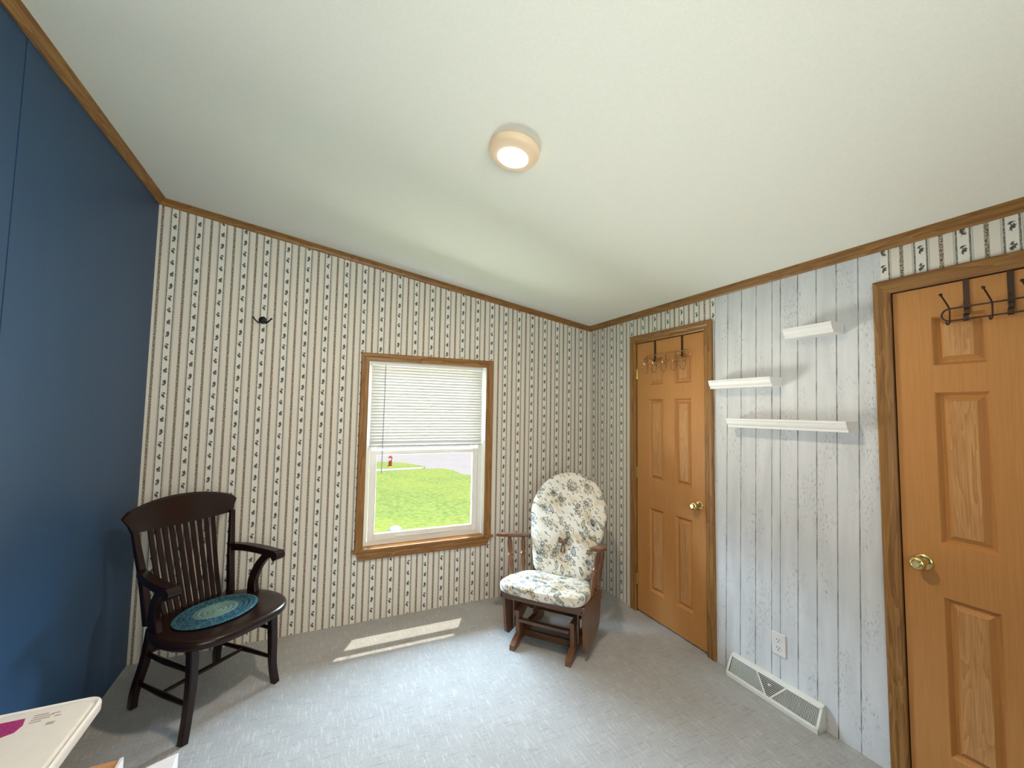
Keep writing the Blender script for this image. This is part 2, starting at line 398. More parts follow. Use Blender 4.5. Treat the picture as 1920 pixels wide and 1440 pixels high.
def smooth_path(pts, n_=6):
    P = [Vector(p) for p in pts]; out = []
    for i in range(len(P)-1):
        p0 = P[max(i-1, 0)]; p1 = P[i]; p2 = P[i+1]; p3 = P[min(i+2, len(P)-1)]
        for k in range(n_):
            t = k/n_
            out.append(0.5*((2*p1) + (p2-p0)*t + (2*p0-5*p1+4*p2-p3)*t*t + (3*p1-p0-3*p2+p3)*t**3))
    out.append(P[-1]); return out
def lerp_list(l, t):
    if not isinstance(l, (list, tuple)): return l
    x = t*(len(l)-1); i = min(int(x), len(l)-2); f = x-i
    return l[i]*(1-f) + l[i+1]*f
def bar(bm, pts, w, h, ref=(1, 0, 0), sub=1, round_=0.25):
    """rectangular section with rounded corners swept along pts; w along ref, h across"""
    P = smooth_path(pts, sub) if sub > 1 else [Vector(p) for p in pts]
    rings = []
    for i, p in enumerate(P):
        t = (P[min(i+1, len(P)-1)] - P[max(i-1, 0)]).normalized()
        s = Vector(ref); s = (s - t*s.dot(t)).normalized(); q = t.cross(s)
        f = i/(len(P)-1); a = lerp_list(w, f)/2; b = lerp_list(h, f)/2; c = min(a, b)*round_
        rings.append([p + s*x + q*y for x, y in ((a, b-c), (a-c, b), (-a+c, b), (-a, b-c), (-a, -b+c), (-a+c, -b), (a-c, -b), (a, -b+c))])
    ring_skin(bm, rings)
def tube(bm, pts, r, seg=8, sub=1):
    P = smooth_path(pts, sub) if sub > 1 else [Vector(p) for p in pts]
    rings = []; s = None
    for i, p in enumerate(P):
        t = (P[min(i+1, len(P)-1)] - P[max(i-1, 0)]).normalized()
        if s is None: s = t.orthogonal().normalized()
        else: s = (s - t*s.dot(t)).normalized()
        q = t.cross(s); rad = lerp_list(r, i/(len(P)-1))
        rings.append([p + (s*math.cos(2*math.pi*k/seg) + q*math.sin(2*math.pi*k/seg))*rad for k in range(seg)])
    ring_skin(bm, rings)
def lathe(bm, p0, p1, prof, seg=20):
    """prof = (t along p0->p1, radius)"""
    p0, p1 = Vector(p0), Vector(p1); t = (p1-p0); d = t.normalized(); s = d.orthogonal().normalized(); q = d.cross(s)
    rings = [[p0 + t*a + (s*math.cos(2*math.pi*k/seg) + q*math.sin(2*math.pi*k/seg))*max(r, 1e-4) for k in range(seg)] for a, r in prof]
    ring_skin(bm, rings)
def ball(bm, c, r, seg=10):
    bmesh.ops.create_uvsphere(bm, u_segments=seg, v_segments=max(6, seg//2+1), radius=r, matrix=Matrix.Translation(c))
def frame_sweep(bm, path, prof, inward, closed=False):
    """mitred moulding: path = list of 2-D points (a, b); prof = (d outward from path, h out of wall); inward: f(a,b,h)->3-D"""
    n_ = len(path); rings = []
    for i, p in enumerate(path):
        P = Vector(p)
        a = Vector(path[i-1]) if (i > 0 or closed) else None
        b = Vector(path[(i+1) % n_]) if (i < n_-1 or closed) else None
        if a is None: d = (b-P).normalized(); nrm = Vector((d.y, -d.x))
        elif b is None: d = (P-a).normalized(); nrm = Vector((d.y, -d.x))
        else:
            d1 = (P-a).normalized(); d2 = (b-P).normalized(); n1 = Vector((d1.y, -d1.x)); n2 = Vector((d2.y, -d2.x))
            nrm = (n1+n2); nrm = nrm / nrm.dot(n1)
        rings.append([inward(*(P + nrm*dd), hh) for dd, hh in prof])
    if closed: rings.append(rings[0])
    ring_skin(bm, rings, cap=not closed)
    bmesh.ops.remove_doubles(bm, verts=bm.verts, dist=1e-5)

# ------------------------------------------------------------------ room shell
W = 3.2005; YF = -3.95; TH = 0.12
S = 0.1543; Z0 = 2.275
ceil = lambda x: Z0 - S*x
bm = bmesh.new(); box(bm, -W-0.14, 0.14, YF-0.14, 0.14, -0.06, 0.0); struct(finish(bm, 'floor', M['carpet']))
bm = bmesh.new()
pts = [(-W-0.14, ceil(-W-0.14)), (0.14, ceil(0.14)), (0.14, ceil(0.14)+0.1), (-W-0.14, ceil(-W-0.14)+0.1)]
prism(bm, [(x, YF-0.14, z) for x, z in pts], (0, -YF+0.28, 0)); struct(finish(bm, 'ceiling', M['ceiling']))

# window wall, with the opening cut as four pieces meeting edge to edge
WX0, WX1, WZ0, WZ1 = -1.945, -1.012, 0.478, 1.853
bm = bmesh.new()
def wall_piece(x0, x1, z0, z1a, z1b):
    prism(bm, [(x0, 0, z0), (x1, 0, z0), (x1, 0, z1b), (x0, 0, z1a)], (0, TH, 0))
wall_piece(-W, WX0, 0, ceil(-W), ceil(WX0)); wall_piece(WX1, 0, 0, ceil(WX1), ceil(0))
wall_piece(WX0, WX1, 0, WZ0, WZ0); wall_piece(WX0, WX1, WZ1, ceil(WX0), ceil(WX1))
struct(finish(bm, 'wall_back', M['paper_back']))
# blue panelled wall with a groove between boards
bm = bmesh.new()
edges = [0.0, -1.286, -2.506, YF]
for a, b in zip(edges[:-1], edges[1:]):
    g0 = 0.0 if a == 0 else 0.003; g1 = 0.0 if b == YF else 0.003
    box(bm, -W-0.012, -W, b+g1, a-g0, 0, ceil(-W))
box(bm, -W-TH, -W-0.012, YF, 0, 0, ceil(-W))
struct(finish(bm, 'wall_left', M['blue']))
# door wall
D1 = (-0.6195, -1.2660); D2 = (-2.2400, -3.0240); DZ = 2.0405
PL0, PL1 = -1.3472, -2.2077
bm = bmesh.new()
zt = ceil(0)
for y0, y1, z0, mi in ((0, D1[0], 0, 0), (D1[0], D1[1], DZ, 0), (D1[1], D2[0], 0, 1), (D2[0], D2[1], DZ, 0), (D2[1], YF, 0, 0)):
    if mi == 0: box(bm, 0, TH, y1, y0, z0, zt); continue
    box(bm, 0, TH, y1, y0, 0, 2.085, mi=1); box(bm, 0, TH, PL1, PL0, 2.085, zt, mi=1)
    box(bm, 0, TH, PL0, y0, 2.085, zt); box(bm, 0, TH, y1, PL1, 2.085, zt)
struct(finish(bm, 'wall_right', None, mats=[M['paper_right'], M['plank']]))
bm = bmesh.new()
VX0, VX1, VZ0, VZ1 = -2.95, -1.25, 0.85, 2.15
def front_piece(x0, x1, z0, za, zb): prism(bm, [(x0, YF, z0), (x1, YF, z0), (x1, YF, zb), (x0, YF, za)], (0, -TH, 0))
front_piece(-W, VX0, 0, ceil(-W), ceil(VX0)); front_piece(VX1, 0, 0, ceil(VX1), ceil(0))
front_piece(VX0, VX1, 0, VZ0, VZ0); front_piece(VX0, VX1, VZ1, ceil(VX0), ceil(VX1))
struct(finish(bm, 'wall_front', M['wall_plain']))

# crown trims under the ceiling
CP = [(0, -0.040), (0.007, -0.040), (0.010, -0.034), (0.013, -0.022), (0.022, -0.012), (0.030, -0.008), (0.034, -0.006), (0.034, 0.004), (0, 0.004)]
bm = bmesh.new(); prism(bm, [(-W, -d, ceil(-W)+h) for d, h in CP], (W, 0, -S*W)); struct(finish(bm, 'trim_1', M['oak_x']))
bm = bmesh.new(); prism(bm, [(-d, 0, ceil(0)+h+0.001) for d, h in CP], (0, YF, 0)); struct(finish(bm, 'trim_2', M['oak_y']))
bm = bmesh.new(); prism(bm, [(-W+d*1.15, 0, ceil(-W)+h*1.0) for d, h in CP], (0, YF, 0)); struct(finish(bm, 'trim_3', M['oak_y']))

# ------------------------------------------------------------------ window 1
w1 = bpy.data.objects.new('window_1', None); C.objects.link(w1); w1.location = (-1.478, 0, 0.5); struct(w1)
def win(o): o.location = Vector(o.location) - Vector(w1.location); return o
CAS = [(0, 0), (0, -0.010), (0.008, -0.015), (0.026, -0.013), (0.034, -0.017), (0.050, -0.019), (0.056, -0.015), (0.0565, 0)]
wall_xz = lambda a, b, h: Vector((a, h, b))
bm = bmesh.new()
frame_sweep(bm, [(-1.0225, 0.502), (-1.0225, 1.8435), (-1.9353, 1.8435), (-1.9353, 0.502)], CAS, wall_xz)
split_grain(bm); win(finish(bm, 'casing', None, w1, mats=[M['oak_z'], M['oak_x']]))
bm = bmesh.new(); box(bm, -2.012, -0.945, -0.026, 0.0, 0.482, 0.502, 0.004); box(bm, -1.944, -1.013, -0.004, 0.060, 0.482, 0.502)
win(finish(bm, 'sill', M['oak_x'], w1))
bm = bmesh.new(); prism(bm, [(-1.985, -0.001, 0.482), (-0.972, -0.001, 0.482), (-0.995, -0.001, 0.424), (-1.962, -0.001, 0.424)], (0, -0.015, 0))
win(finish(bm, 'apron', M['oak_x'], w1))
def ring_frame(bm, x0, x1, z0, z1, sl, sr, sb, st, y0, y1, bev=0.003):
    box(bm, x0, x0+sl, y0, y1, z0, z1, bev); box(bm, x1-sr, x1, y0, y1, z0, z1, bev)
    box(bm, x0+sl, x1-sr, y0, y1, z0, z0+sb, bev); box(bm, x0+sl, x1-sr, y0, y1, z1-st, z1, bev)
bm = bmesh.new()
box(bm, WX0, WX0+0.010, 0.0, 0.062, 0.502, WZ1); box(bm, WX1-0.010, WX1, 0.0, 0.062, 0.502, WZ1); box(bm, WX0+0.010, WX1-0.010, 0.0, 0.062, WZ1-0.010, WZ1)   # white jamb liner
ring_frame(bm, -1.935, -1.022, 0.500, 1.843, 0.030, 0.030, 0.030, 0.030, 0.062, 0.118)
for x in (-1.8985, -1.0565): box(bm, x-0.004, x+0.004, 0.056, 0.066, 0.53, 1.81)         # balance track
win(finish(bm, 'window_frame', M['white_vinyl'], w1))
bm = bmesh.new(); ring_frame(bm, -1.896, -1.061, 0.528, 1.186, 0.044, 0.044, 0.052, 0.034, 0.060, 0.086)
box(bm, -1.70, -1.26, 0.052, 0.060, 0.545, 0.552); lo = win(finish(bm, 'lower_sash', M['white_vinyl'], w1))
bm = bmesh.new(); ring_frame(bm, -1.896, -1.061, 1.158, 1.815, 0.044, 0.044, 0.034, 0.044, 0.090, 0.114); up = win(finish(bm, 'upper_sash', M['white_vinyl'], w1))
def pane(parent, x0, x1, z0, z1, y):
    o = one_box('pane', M['glass'], parent, x0, x1, y-0.002, y+0.002, z0, z1); o.location = -Vector(w1.location); return o
pane(lo, -1.856, -1.101, 0.576, 1.156, 0.073); pane(up, -1.856, -1.101, 1.188, 1.775, 0.102)
bm = bmesh.new(); box(bm, -1.56, -1.40, 0.049, 0.060, 1.172, 1.186, 0.003); win(finish(bm, 'sash_lock', M['white_vinyl'], lo))

# ------------------------------------------------------------------ window 2, added unseen behind the camera to let in fill light
w2 = bpy.data.objects.new('added_window_2', None); C.objects.link(w2); w2.location = (-2.1, YF, VZ0); struct(w2)
def win2(o): o.location = -Vector(w2.location); return o
bm = bmesh.new(); ring_frame(bm, VX0, VX1, VZ0, VZ1, 0.05, 0.05, 0.05, 0.05, YF-0.11, YF-0.02); box(bm, -2.13, -2.07, YF-0.10, YF-0.04, VZ0+0.05, VZ1-0.05)
win2(finish(bm, 'window_frame', M['white_vinyl'], w2))
for x0, x1 in ((VX0+0.045, -2.125), (-2.075, VX1-0.045)): win2(one_box('pane', M['glass'], w2, x0, x1, YF-0.072, YF-0.068, VZ0+0.045, VZ1-0.045))

# ------------------------------------------------------------------ mini blind
bl = thing('mini_blind', 'white horizontal mini blind half lowered in the window', 'blind', (-1.478, 0.030, 1.843))
def bll(o): o.location = -Vector(bl.location); return o
BX0, BX1, BY = -1.915, -1.043, 0.030
bm = bmesh.new(); box(bm, BX0, BX1, 0.014, 0.046, 1.815, 1.842, 0.002); bll(finish(bm, 'headrail', M['white_metal'], bl))
for i in range(26):
    z = 1.800 - i*0.0222
    bm = bmesh.new(); a = R(71); hw = 0.0145
    rows = []
    for k in range(5):
        q = -1 + k*0.5; bow = 0.0022*(1-q*q)
        dy = hw*q*math.cos(a) - bow*math.sin(a); dz = -hw*q*math.sin(a)*-1 - bow*math.cos(a)*-1
        rows.append((BY + dy, z - dz))
    rr_ = [[(BX0+0.004, y, zz) for y, zz in rows], [(BX1-0.004, y, zz) for y, zz in rows]]
    L = ring_skin(bm, rr_, cap=False, closed=False)
    o = bll(finish(bm, 'slat', M['slat'], bl, smooth=True))
bm = bmesh.new(); box(bm, BX0+0.002, BX1-0.002, BY-0.012, BY+0.012, 1.214, 1.229, 0.004); bll(finish(bm, 'bottom_rail', M['slat'], bl))
bm = bmesh.new(); tube(bm, [(-1.817, 0.008, 1.822), (-1.818, 0.006, 1.78), (-1.823, 0.004, 1.03)], 0.0035); bll(finish(bm, 'tilt_wand', M['wand'], bl))
for x in (-1.78, -1.478, -1.175):
    bm = bmesh.new(); tube(bm, [(x, BY-0.013, 1.815), (x, BY-0.013, 1.22)], 0.0009, 5); bll(finish(bm, 'cord', M['white_plastic'], bl))

# ------------------------------------------------------------------ six panel doors
def door(name, y_hi, y_lo, out_hi, out_lo, cols, rows, hinge_hi, knob_y, knob_z):
    d = bpy.data.objects.new(name, None); C.objects.link(d); d.location = (0, (y_hi+y_lo)/2, 0); struct(d)
    off = lambda o: (setattr(o, 'location', -Vector(d.location)), o)[1]
    G = 0.0055; ya, yb = y_hi-G, y_lo+G; zb, zt_ = 0.014, DZ-0.007; X = 0.002
    bm = bmesh.new()
    ys = sorted({ya, yb, *[v for c in cols for v in c]}, reverse=True); zs = sorted({zb, zt_, *[v for r in rows for v in r]})
    V = lambda y, z, x: bm.verts.new((x, y, z))
    panels = []
    for i in range(len(ys)-1):
        for j in range(len(zs)-1):
            y0, y1, z0, z1 = ys[i], ys[i+1], zs[j], zs[j+1]
            if (y0, y1) in cols and (z0, z1) in rows:
                # sticking, groove, raised field
                prev = None
                for ins, x in ((0, X), (0.003, X+0.003), (0.012, X+0.017), (0.016, X+0.018), (0.020, X+0.0165), (0.036, X+0.004)):
                    ring = [V(y0-ins, z0+ins, x), V(y1+ins, z0+ins, x), V(y1+ins, z1-ins, x), V(y0-ins, z1-ins, x)]
                    if prev:
                        for k in range(4): bm.faces.new((prev[k], prev[(k+1) % 4], ring[(k+1) % 4], ring[k]))
                    prev = ring
                f = bm.faces.new(prev); f.material_index = 1
            else: bm.faces.new((V(y0, z0, X), V(y1, z0, X), V(y1, z1, X), V(y0, z1, X)))
    bmesh.ops.remove_doubles(bm, verts=bm.verts, dist=1e-5)
    bnd = [e for e in bm.edges if len(e.link_faces) == 1]
    ex = bmesh.ops.extrude_edge_only(bm, edges=bnd)
    nv = [v for v in ex['geom'] if isinstance(v, bmesh.types.BMVert)]
    bmesh.ops.translate(bm, verts=nv, vec=(0.034, 0, 0))
    bmesh.ops.contextual_create(bm, geom=[e for e in bm.edges if len(e.link_faces) == 1])
    slab = off(finish(bm, 'slab', None, d, mats=[M['door_skin'], M['door_panel']]))
    # jamb and stop behind the slab
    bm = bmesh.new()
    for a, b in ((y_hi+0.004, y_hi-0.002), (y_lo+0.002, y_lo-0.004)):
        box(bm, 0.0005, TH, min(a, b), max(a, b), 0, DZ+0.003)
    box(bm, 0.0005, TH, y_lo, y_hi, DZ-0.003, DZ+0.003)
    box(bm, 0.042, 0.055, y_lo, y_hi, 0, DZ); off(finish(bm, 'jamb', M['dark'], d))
    # mitred casing
    w_hi, w_lo = out_hi-y_hi, y_lo-out_lo
    bm = bmesh.new(); wid = (w_hi + w_lo)/2 + 0.004
    k = wid/0.0565; prof = [(a*k, h) for a, h in CAS]
    frame_sweep(bm, [(y_hi-0.002, 0.0), (y_hi-0.002, DZ-0.003), (y_lo+0.002, DZ-0.003), (y_lo+0.002, 0.0)], prof, lambda a, b, h: Vector((h, a, b)))
    split_grain(bm); off(finish(bm, 'casing', None, d, mats=[M['oak_z'], M['oak_y']]))
    # brass knob on a round rosette
    bm = bmesh.new()
    lathe(bm, (X, knob_y, knob_z), (X-0.066, knob_y, knob_z), [(0, 0.033), (0.06, 0.033), (0.13, 0.028), (0.17, 0.015), (0.42, 0.0115), (0.50, 0.016), (0.60, 0.0255), (0.74, 0.0285), (0.88, 0.0255), (0.97, 0.019), (0.98, 0.016), (0.95, 0.0135), (1.0, 0.012), (1.0, 0.0)], 28)
    off(finish(bm, 'knob', M['brass'], d, smooth=True, angle=50))
    if hinge_hi is not None:
        for z in (1.80, 1.04, 0.24):
            bm = bmesh.new(); hy = hinge_hi
            tube(bm, [(-0.004, hy, z-0.042), (-0.004, hy, z+0.042)], 0.0052, 10)
            box(bm, -0.001, 0.004, hy-0.012, hy+0.012, z-0.04, z+0.04)
            off(finish(bm, 'hinge', M['brass'], d, smooth=True))
    return d
R3 = [(0.200, 0.795), (1.003, 1.600), (1.708, 1.908)]
door('door_1', D1[0], D1[1], -0.5657, -1.3287, [(-0.752, -0.893), (-1.003, -1.147)], [(0.200, 0.795), (1.003, 1.600), (1.706, 1.906)], -0.6215, -1.203, 0.905)
door('door_2', D2[0], D2[1], -2.1859, -3.083, [(-2.368, -2.522), (-2.742, -2.896)], R3, None, -2.312, 0.913)

# ------------------------------------------------------------------ over-door hook racks
def strap(bm, y, zb, x_out, w=0.016):
    bar(bm, [(0.034, y, DZ-0.012), (0.034, y, DZ-0.0052), (-0.0015, y, DZ-0.0052), (-0.0025, y, zb+0.03), (x_out, y, zb+0.02), (x_out, y, zb)], w, 0.0016, (0, 1, 0), 1, 0.0)
rk = thing('hook_rack', 'copper coloured over-door rack with five hanging double hooks', 'hook rack', (-0.004, -0.95, 1.89))
def rel(o, e): o.location = -Vector(e.location); return o
def oblong(bm, x, y0, y1, z0, z1, r):
    rad = (z1-z0)/2; zc = (z0+z1)/2; pts = []
    for k in range(9): a = -math.pi/2 + math.pi*k/8; pts.append((x, y0 + rad*math.cos(a) - rad, zc + rad*math.sin(a)))
    for k in range(9): a = math.pi/2 + math.pi*k/8; pts.append((x, y1 + rad + rad*math.cos(a), zc + rad*math.sin(a)))
    pts.append(pts[0]); tube(bm, pts, r, 8)
bm = bmesh.new(); oblong(bm, -0.012, -0.725, -1.155, 1.872, 1.926, 0.0032); rel(finish(bm, 'wire_frame', M['nickel'], rk, smooth=True), rk)
for y in (-0.822, -1.078):
    bm = bmesh.new(); strap(bm, y, 1.870, -0.008); rel(finish(bm, 'strap', M['bronze'], rk), rk)
for y in (-0.752, -0.843, -0.938, -1.030, -1.112):
    bm = bmesh.new()
    tube(bm, [(-0.012, y, 1.926), (-0.010, y, 1.87), (-0.011, y, 1.815), (-0.028, y, 1.795), (-0.048, y+0.004, 1.808), (-0.056, y+0.006, 1.832)], 0.0028, 7, 4); ball(bm, (-0.056, y+0.006, 1.836), 0.006)
    tube(bm, [(-0.012, y, 1.862), (-0.028, y, 1.850), (-0.040, y+0.003, 1.862), (-0.043, y+0.004, 1.874)], 0.0028, 7, 4); ball(bm, (-0.043, y+0.004, 1.877), 0.006)
    rel(finish(bm, 'hook', M['nickel'], rk, smooth=True), rk)
rk2 = thing('hook_rack', 'dark bronze over-door rack with upward pegs on the right-hand door', 'hook rack', (-0.004, -2.54, 1.89))
bm = bmesh.new(); oblong(bm, -0.020, -2.408, -2.655, 1.878, 1.926, 0.0032); rel(finish(bm, 'wire_frame', M['bronze'], rk2, smooth=True), rk2)
for y in (-2.475, -2.590):
    bm = bmesh.new(); strap(bm, y, 1.872, -0.013); rel(finish(bm, 'strap', M['bronze'], rk2), rk2)
for y in (-2.432, -2.547, -2.640):
    bm = bmesh.new()
    tube(bm, [(-0.055, y, 1.872), (-0.050, y-0.002, 1.860), (-0.030, y, 1.866), (-0.022, y, 1.882), (-0.021, y, 1.924), (-0.045, y, 1.945), (-0.080, y+0.002, 1.972)], 0.0028, 7, 4)
    ball(bm, (-0.082, y+0.002, 1.974), 0.006); rel(finish(bm, 'hook', M['bronze'], rk2, smooth=True), rk2)

# ------------------------------------------------------------------ coat hook on the papered wall
bm = bmesh.new(); hx, hz = -2.618, 2.068
lathe(bm, (hx, 0, hz), (hx, -0.010, hz), [(0, 0.024), (0.6, 0.024), (1.0, 0.017), (1.0, 0.0)], 18)
for s_ in (-1, 1):
    tube(bm, [(hx+s_*0.006, -0.006, hz-0.006), (hx+s_*0.020, -0.022, hz-0.020), (hx+s_*0.036, -0.032, hz-0.010), (hx+s_*0.050, -0.036, hz+0.007)], [0.0055, 0.005, 0.0045, 0.0045], 8, 5)
    ball(bm, (hx+s_*0.051, -0.036, hz+0.008), 0.0068)
tag(finish(bm, 'coat_hook', M['black_iron'], smooth=True), 'small black double coat hook screwed to the striped wallpaper', 'coat hook')

# ------------------------------------------------------------------ floating ledge shelves
SP = [(0, 0), (-0.102, 0), (-0.102, -0.010), (-0.098, -0.013), (-0.096, -0.020), (-0.092, -0.030), (-0.086, -0.038), (-0.084, -0.041), (-0.084, -0.050), (0, -0.050)]
for (y0, y1, z), lab in zip([(-1.829, -2.055, 1.940), (-1.372, -1.757, 1.700), (-1.490, -2.103, 1.474)],
        ['short white ledge shelf, uppermost of the three on the plank wall', 'medium white ledge shelf reaching over the narrow door casing', 'long white ledge shelf, lowest and widest on the plank wall']):
    bm = bmesh.new(); prism(bm, [(x-0.0005, y0, z+h) for x, h in SP], (0, y1-y0, 0))
    tag(finish(bm, 'ledge_shelf', M['white_paint']), lab, 'shelf', 'white ledge shelves on the plank wall')

# ------------------------------------------------------------------ wall outlet
ot = thing('wall_outlet', 'white duplex electrical outlet low on the plank wall above the vent', 'outlet', (0, -1.709, 0.292))
one = lambda n_, m_, *a, bev=0.0: rel(one_box(n_, m_, ot, *a, bev=bev), ot)
one('cover_plate', M['white_plastic'], -0.007, -0.0003, -1.746, -1.672, 0.235, 0.349, bev=0.003)
for zc in (0.312, 0.272):
    bm = bmesh.new(); lathe(bm, (-0.006, -1.709, zc), (-0.0095, -1.709, zc), [(0, 0.0165), (0.8, 0.0165), (1, 0.0155), (1, 0)], 20)
    rc = rel(finish(bm, 'receptacle', M['white_plastic'], ot), ot)
    bm = bmesh.new()
    for yy in (-1.7155, -1.7025): box(bm, -0.0101, -0.009, yy-0.0013, yy+0.0013, zc+0.0005, zc+0.009)
    lathe(bm, (-0.009, -1.709, zc-0.007), (-0.0101, -1.709, zc-0.007), [(0, 0.0028), (1, 0.0028), (1, 0)], 10)
    s_ = finish(bm, 'slots', M['dark'], rc); 
bm = bmesh.new(); lathe(bm, (-0.006, -1.709, 0.292), (-0.0082, -1.709, 0.292), [(0, 0.003), (1, 0.0025), (1, 0)], 10); rel(finish(bm, 'screw', M['white_metal'], ot), ot)

# ------------------------------------------------------------------ baseboard heat register
vt = thing('floor_register', 'white sloped baseboard heat register on the carpet under the outlet', 'vent', (-0.03, -1.68, 0))
VY0, VY1 = -1.438, -1.928
bm = bmesh.new()     # shell: ends, back, bottom lip, top lip
for y in (VY0, VY1):
    s_ = -1 if y == VY0 else 1
    prism(bm, [(-0.0005, y, 0.001), (-0.066, y, 0.001), (-0.066, y, 0.020), (-0.022, y, 0.112), (-0.0005, y, 0.116)], (0, s_*0.002, 0))
box(bm, -0.066, -0.063, VY1, VY0, 0.001, 0.021); prism(bm, [(-0.0005, VY0, 0.116), (-0.022, VY0, 0.112), (-0.022, VY0, 0.109), (-0.0005, VY0, 0.113)], (0, VY1-VY0, 0))
rel(finish(bm, 'shell', M['white_metal'], vt), vt)
P0 = Vector((-0.066, 0, 0.020)); P1 = Vector((-0.022, 0, 0.112)); SL = (P1-P0).length; sd = (P1-P0).normalized(); sn = Vector((-sd.z, 0, sd.x))
def vp(y, t, lift=0.0): return P0 + sd*t + sn*lift + Vector((0, y, 0))
def vbar(bm, y0, t0, y1, t1, w, th=0.0025, lift=0.0):
    a, b = vp(y0, t0), vp(y1, t1); d = (b-a).normalized(); q = d.cross(sn)*w/2
    prism(bm, [a-q+sn*lift, a+q+sn*lift, b+q+sn*lift, b-q+sn*lift], sn*-th)
bm = bmesh.new()
vbar(bm, VY0, 0.005, VY1, 0.005, 0.011, lift=0.001); vbar(bm, VY0, SL-0.006, VY1, SL-0.006, 0.012, lift=0.001)
vbar(bm, VY0-0.006, 0, VY0-0.006, SL, 0.012, lift=0.001); vbar(bm, VY1+0.006, 0, VY1+0.006, SL, 0.012, lift=0.001)
ym = (VY0+VY1)/2; yl, yr_ = ym+0.085, ym-0.075
vbar(bm, yl, SL-0.01, ym+0.012, 0.008, 0.007, lift=0.0012); vbar(bm, yr_, SL-0.01, ym-0.012, 0.008, 0.007, lift=0.0012)
rel(finish(bm, 'face_frame', M['white_metal'], vt), vt)
bm = bmesh.new()
def diag_t(y):    # free height of a vertical fin at y (ends under the diagonals)
    if y > ym: f = (y-(ym+0.012))/(yl-(ym+0.012))
    else: f = ((ym-0.012)-y)/((ym-0.012)-yr_)
    return max(0.0, min(1.0, f))
y = VY0-0.018
while y > VY1+0.014:
    if abs(y-ym) > 0.016:
        top = 0.010 + diag_t(y)*(SL-0.022) if (yr_ < y < yl) else SL-0.011
        if top > 0.014: vbar(bm, y, 0.010, y, top, 0.0022, 0.004, -0.001)
    y -= 0.0068
for k in range(9):
    t = 0.016 + k*0.0085; f = (t-0.008)/(SL-0.018)
    a, b = ym+0.012+f*(yl-ym-0.012), ym-0.012-f*(ym-0.012-yr_)
    vbar(bm, a, t, b, t, 0.0024, 0.004, -0.001)
rel(finish(bm, 'louvers', M['white_metal'], vt), vt)
bm = bmesh.new(); prism(bm, [vp(VY0-0.003, 0.002, -0.008), vp(VY0-0.003, SL-0.002, -0.008), vp(VY1+0.003, SL-0.002, -0.008), vp(VY1+0.003, 0.002, -0.008)], sn*-0.001)  # sheet coloured near-black for the shade behind the louvers
rel(finish(bm, 'damper_shade', M['vent_shade'], vt), vt)
bm = bmesh.new(); tube(bm, [vp(ym, SL*0.62, 0), vp(ym, SL*0.62, 0.010)], 0.003); ball(bm, vp(ym, SL*0.62, 0.013), 0.0065); rel(finish(bm, 'lever', M['white_plastic'], vt, smooth=True), vt)

# ------------------------------------------------------------------ ceiling lamp
tilt = math.atan(S); lx, ly = -1.604, -1.757
lp = thing('ceiling_light', 'small round flush ceiling light glowing warm at its centre', 'ceiling light', (lx, ly, ceil(lx)), (0, tilt, 0))
bm = bmesh.new(); lathe(bm, (0, 0, 0), (0, 0, -0.008), [(0, 0.080), (1, 0.080)], 48); finish(bm, 'mounting_plate', M['oak_y'], lp)
bm = bmesh.new(); lathe(bm, (0, 0, -0.005), (0, 0, -0.043), [(0, 0.090), (0.05, 0.098), (0.45, 0.099), (0.75, 0.092), (0.93, 0.072), (0.97, 0.061), (0.93, 0.0585)], 64); finish(bm, 'housing', M['lamp_body'], lp, smooth=True, angle=60)
bm = bmesh.new(); lathe(bm, (0, 0, -0.036), (0, 0, -0.0435), [(0, 0.0605), (0.8, 0.0605), (1, 0.052), (1, 0)], 48); finish(bm, 'diffuser', M['lamp_glow'], lp, smooth=True)
l = light('lamp_light', 'AREA', (0, 0, -0.047), (0, 0, -1), 27, (1.0, 0.82, 0.62), shape='DISK', size=0.11); l.parent = lp; l.data.spread = R(175)

# ------------------------------------------------------------------ dark wooden armchair
ch = thing('armchair', 'dark mahogany wooden armchair with spindle back in the left corner', 'chair', (-2.735, -0.484, 0), (0, 0, math.atan2(0.70, 0.715)))
MH, MHX = M['mahogany'], M['mahogany_x']
def part(fn, name, mat, parent, smooth=True):
    bm = bmesh.new(); fn(bm)
    for v in bm.verts: v.co.y = -v.co.y          # chairs are drawn with +Y forward and face their own -Y
    return finish(bm, name, mat, parent, smooth=smooth, angle=40)
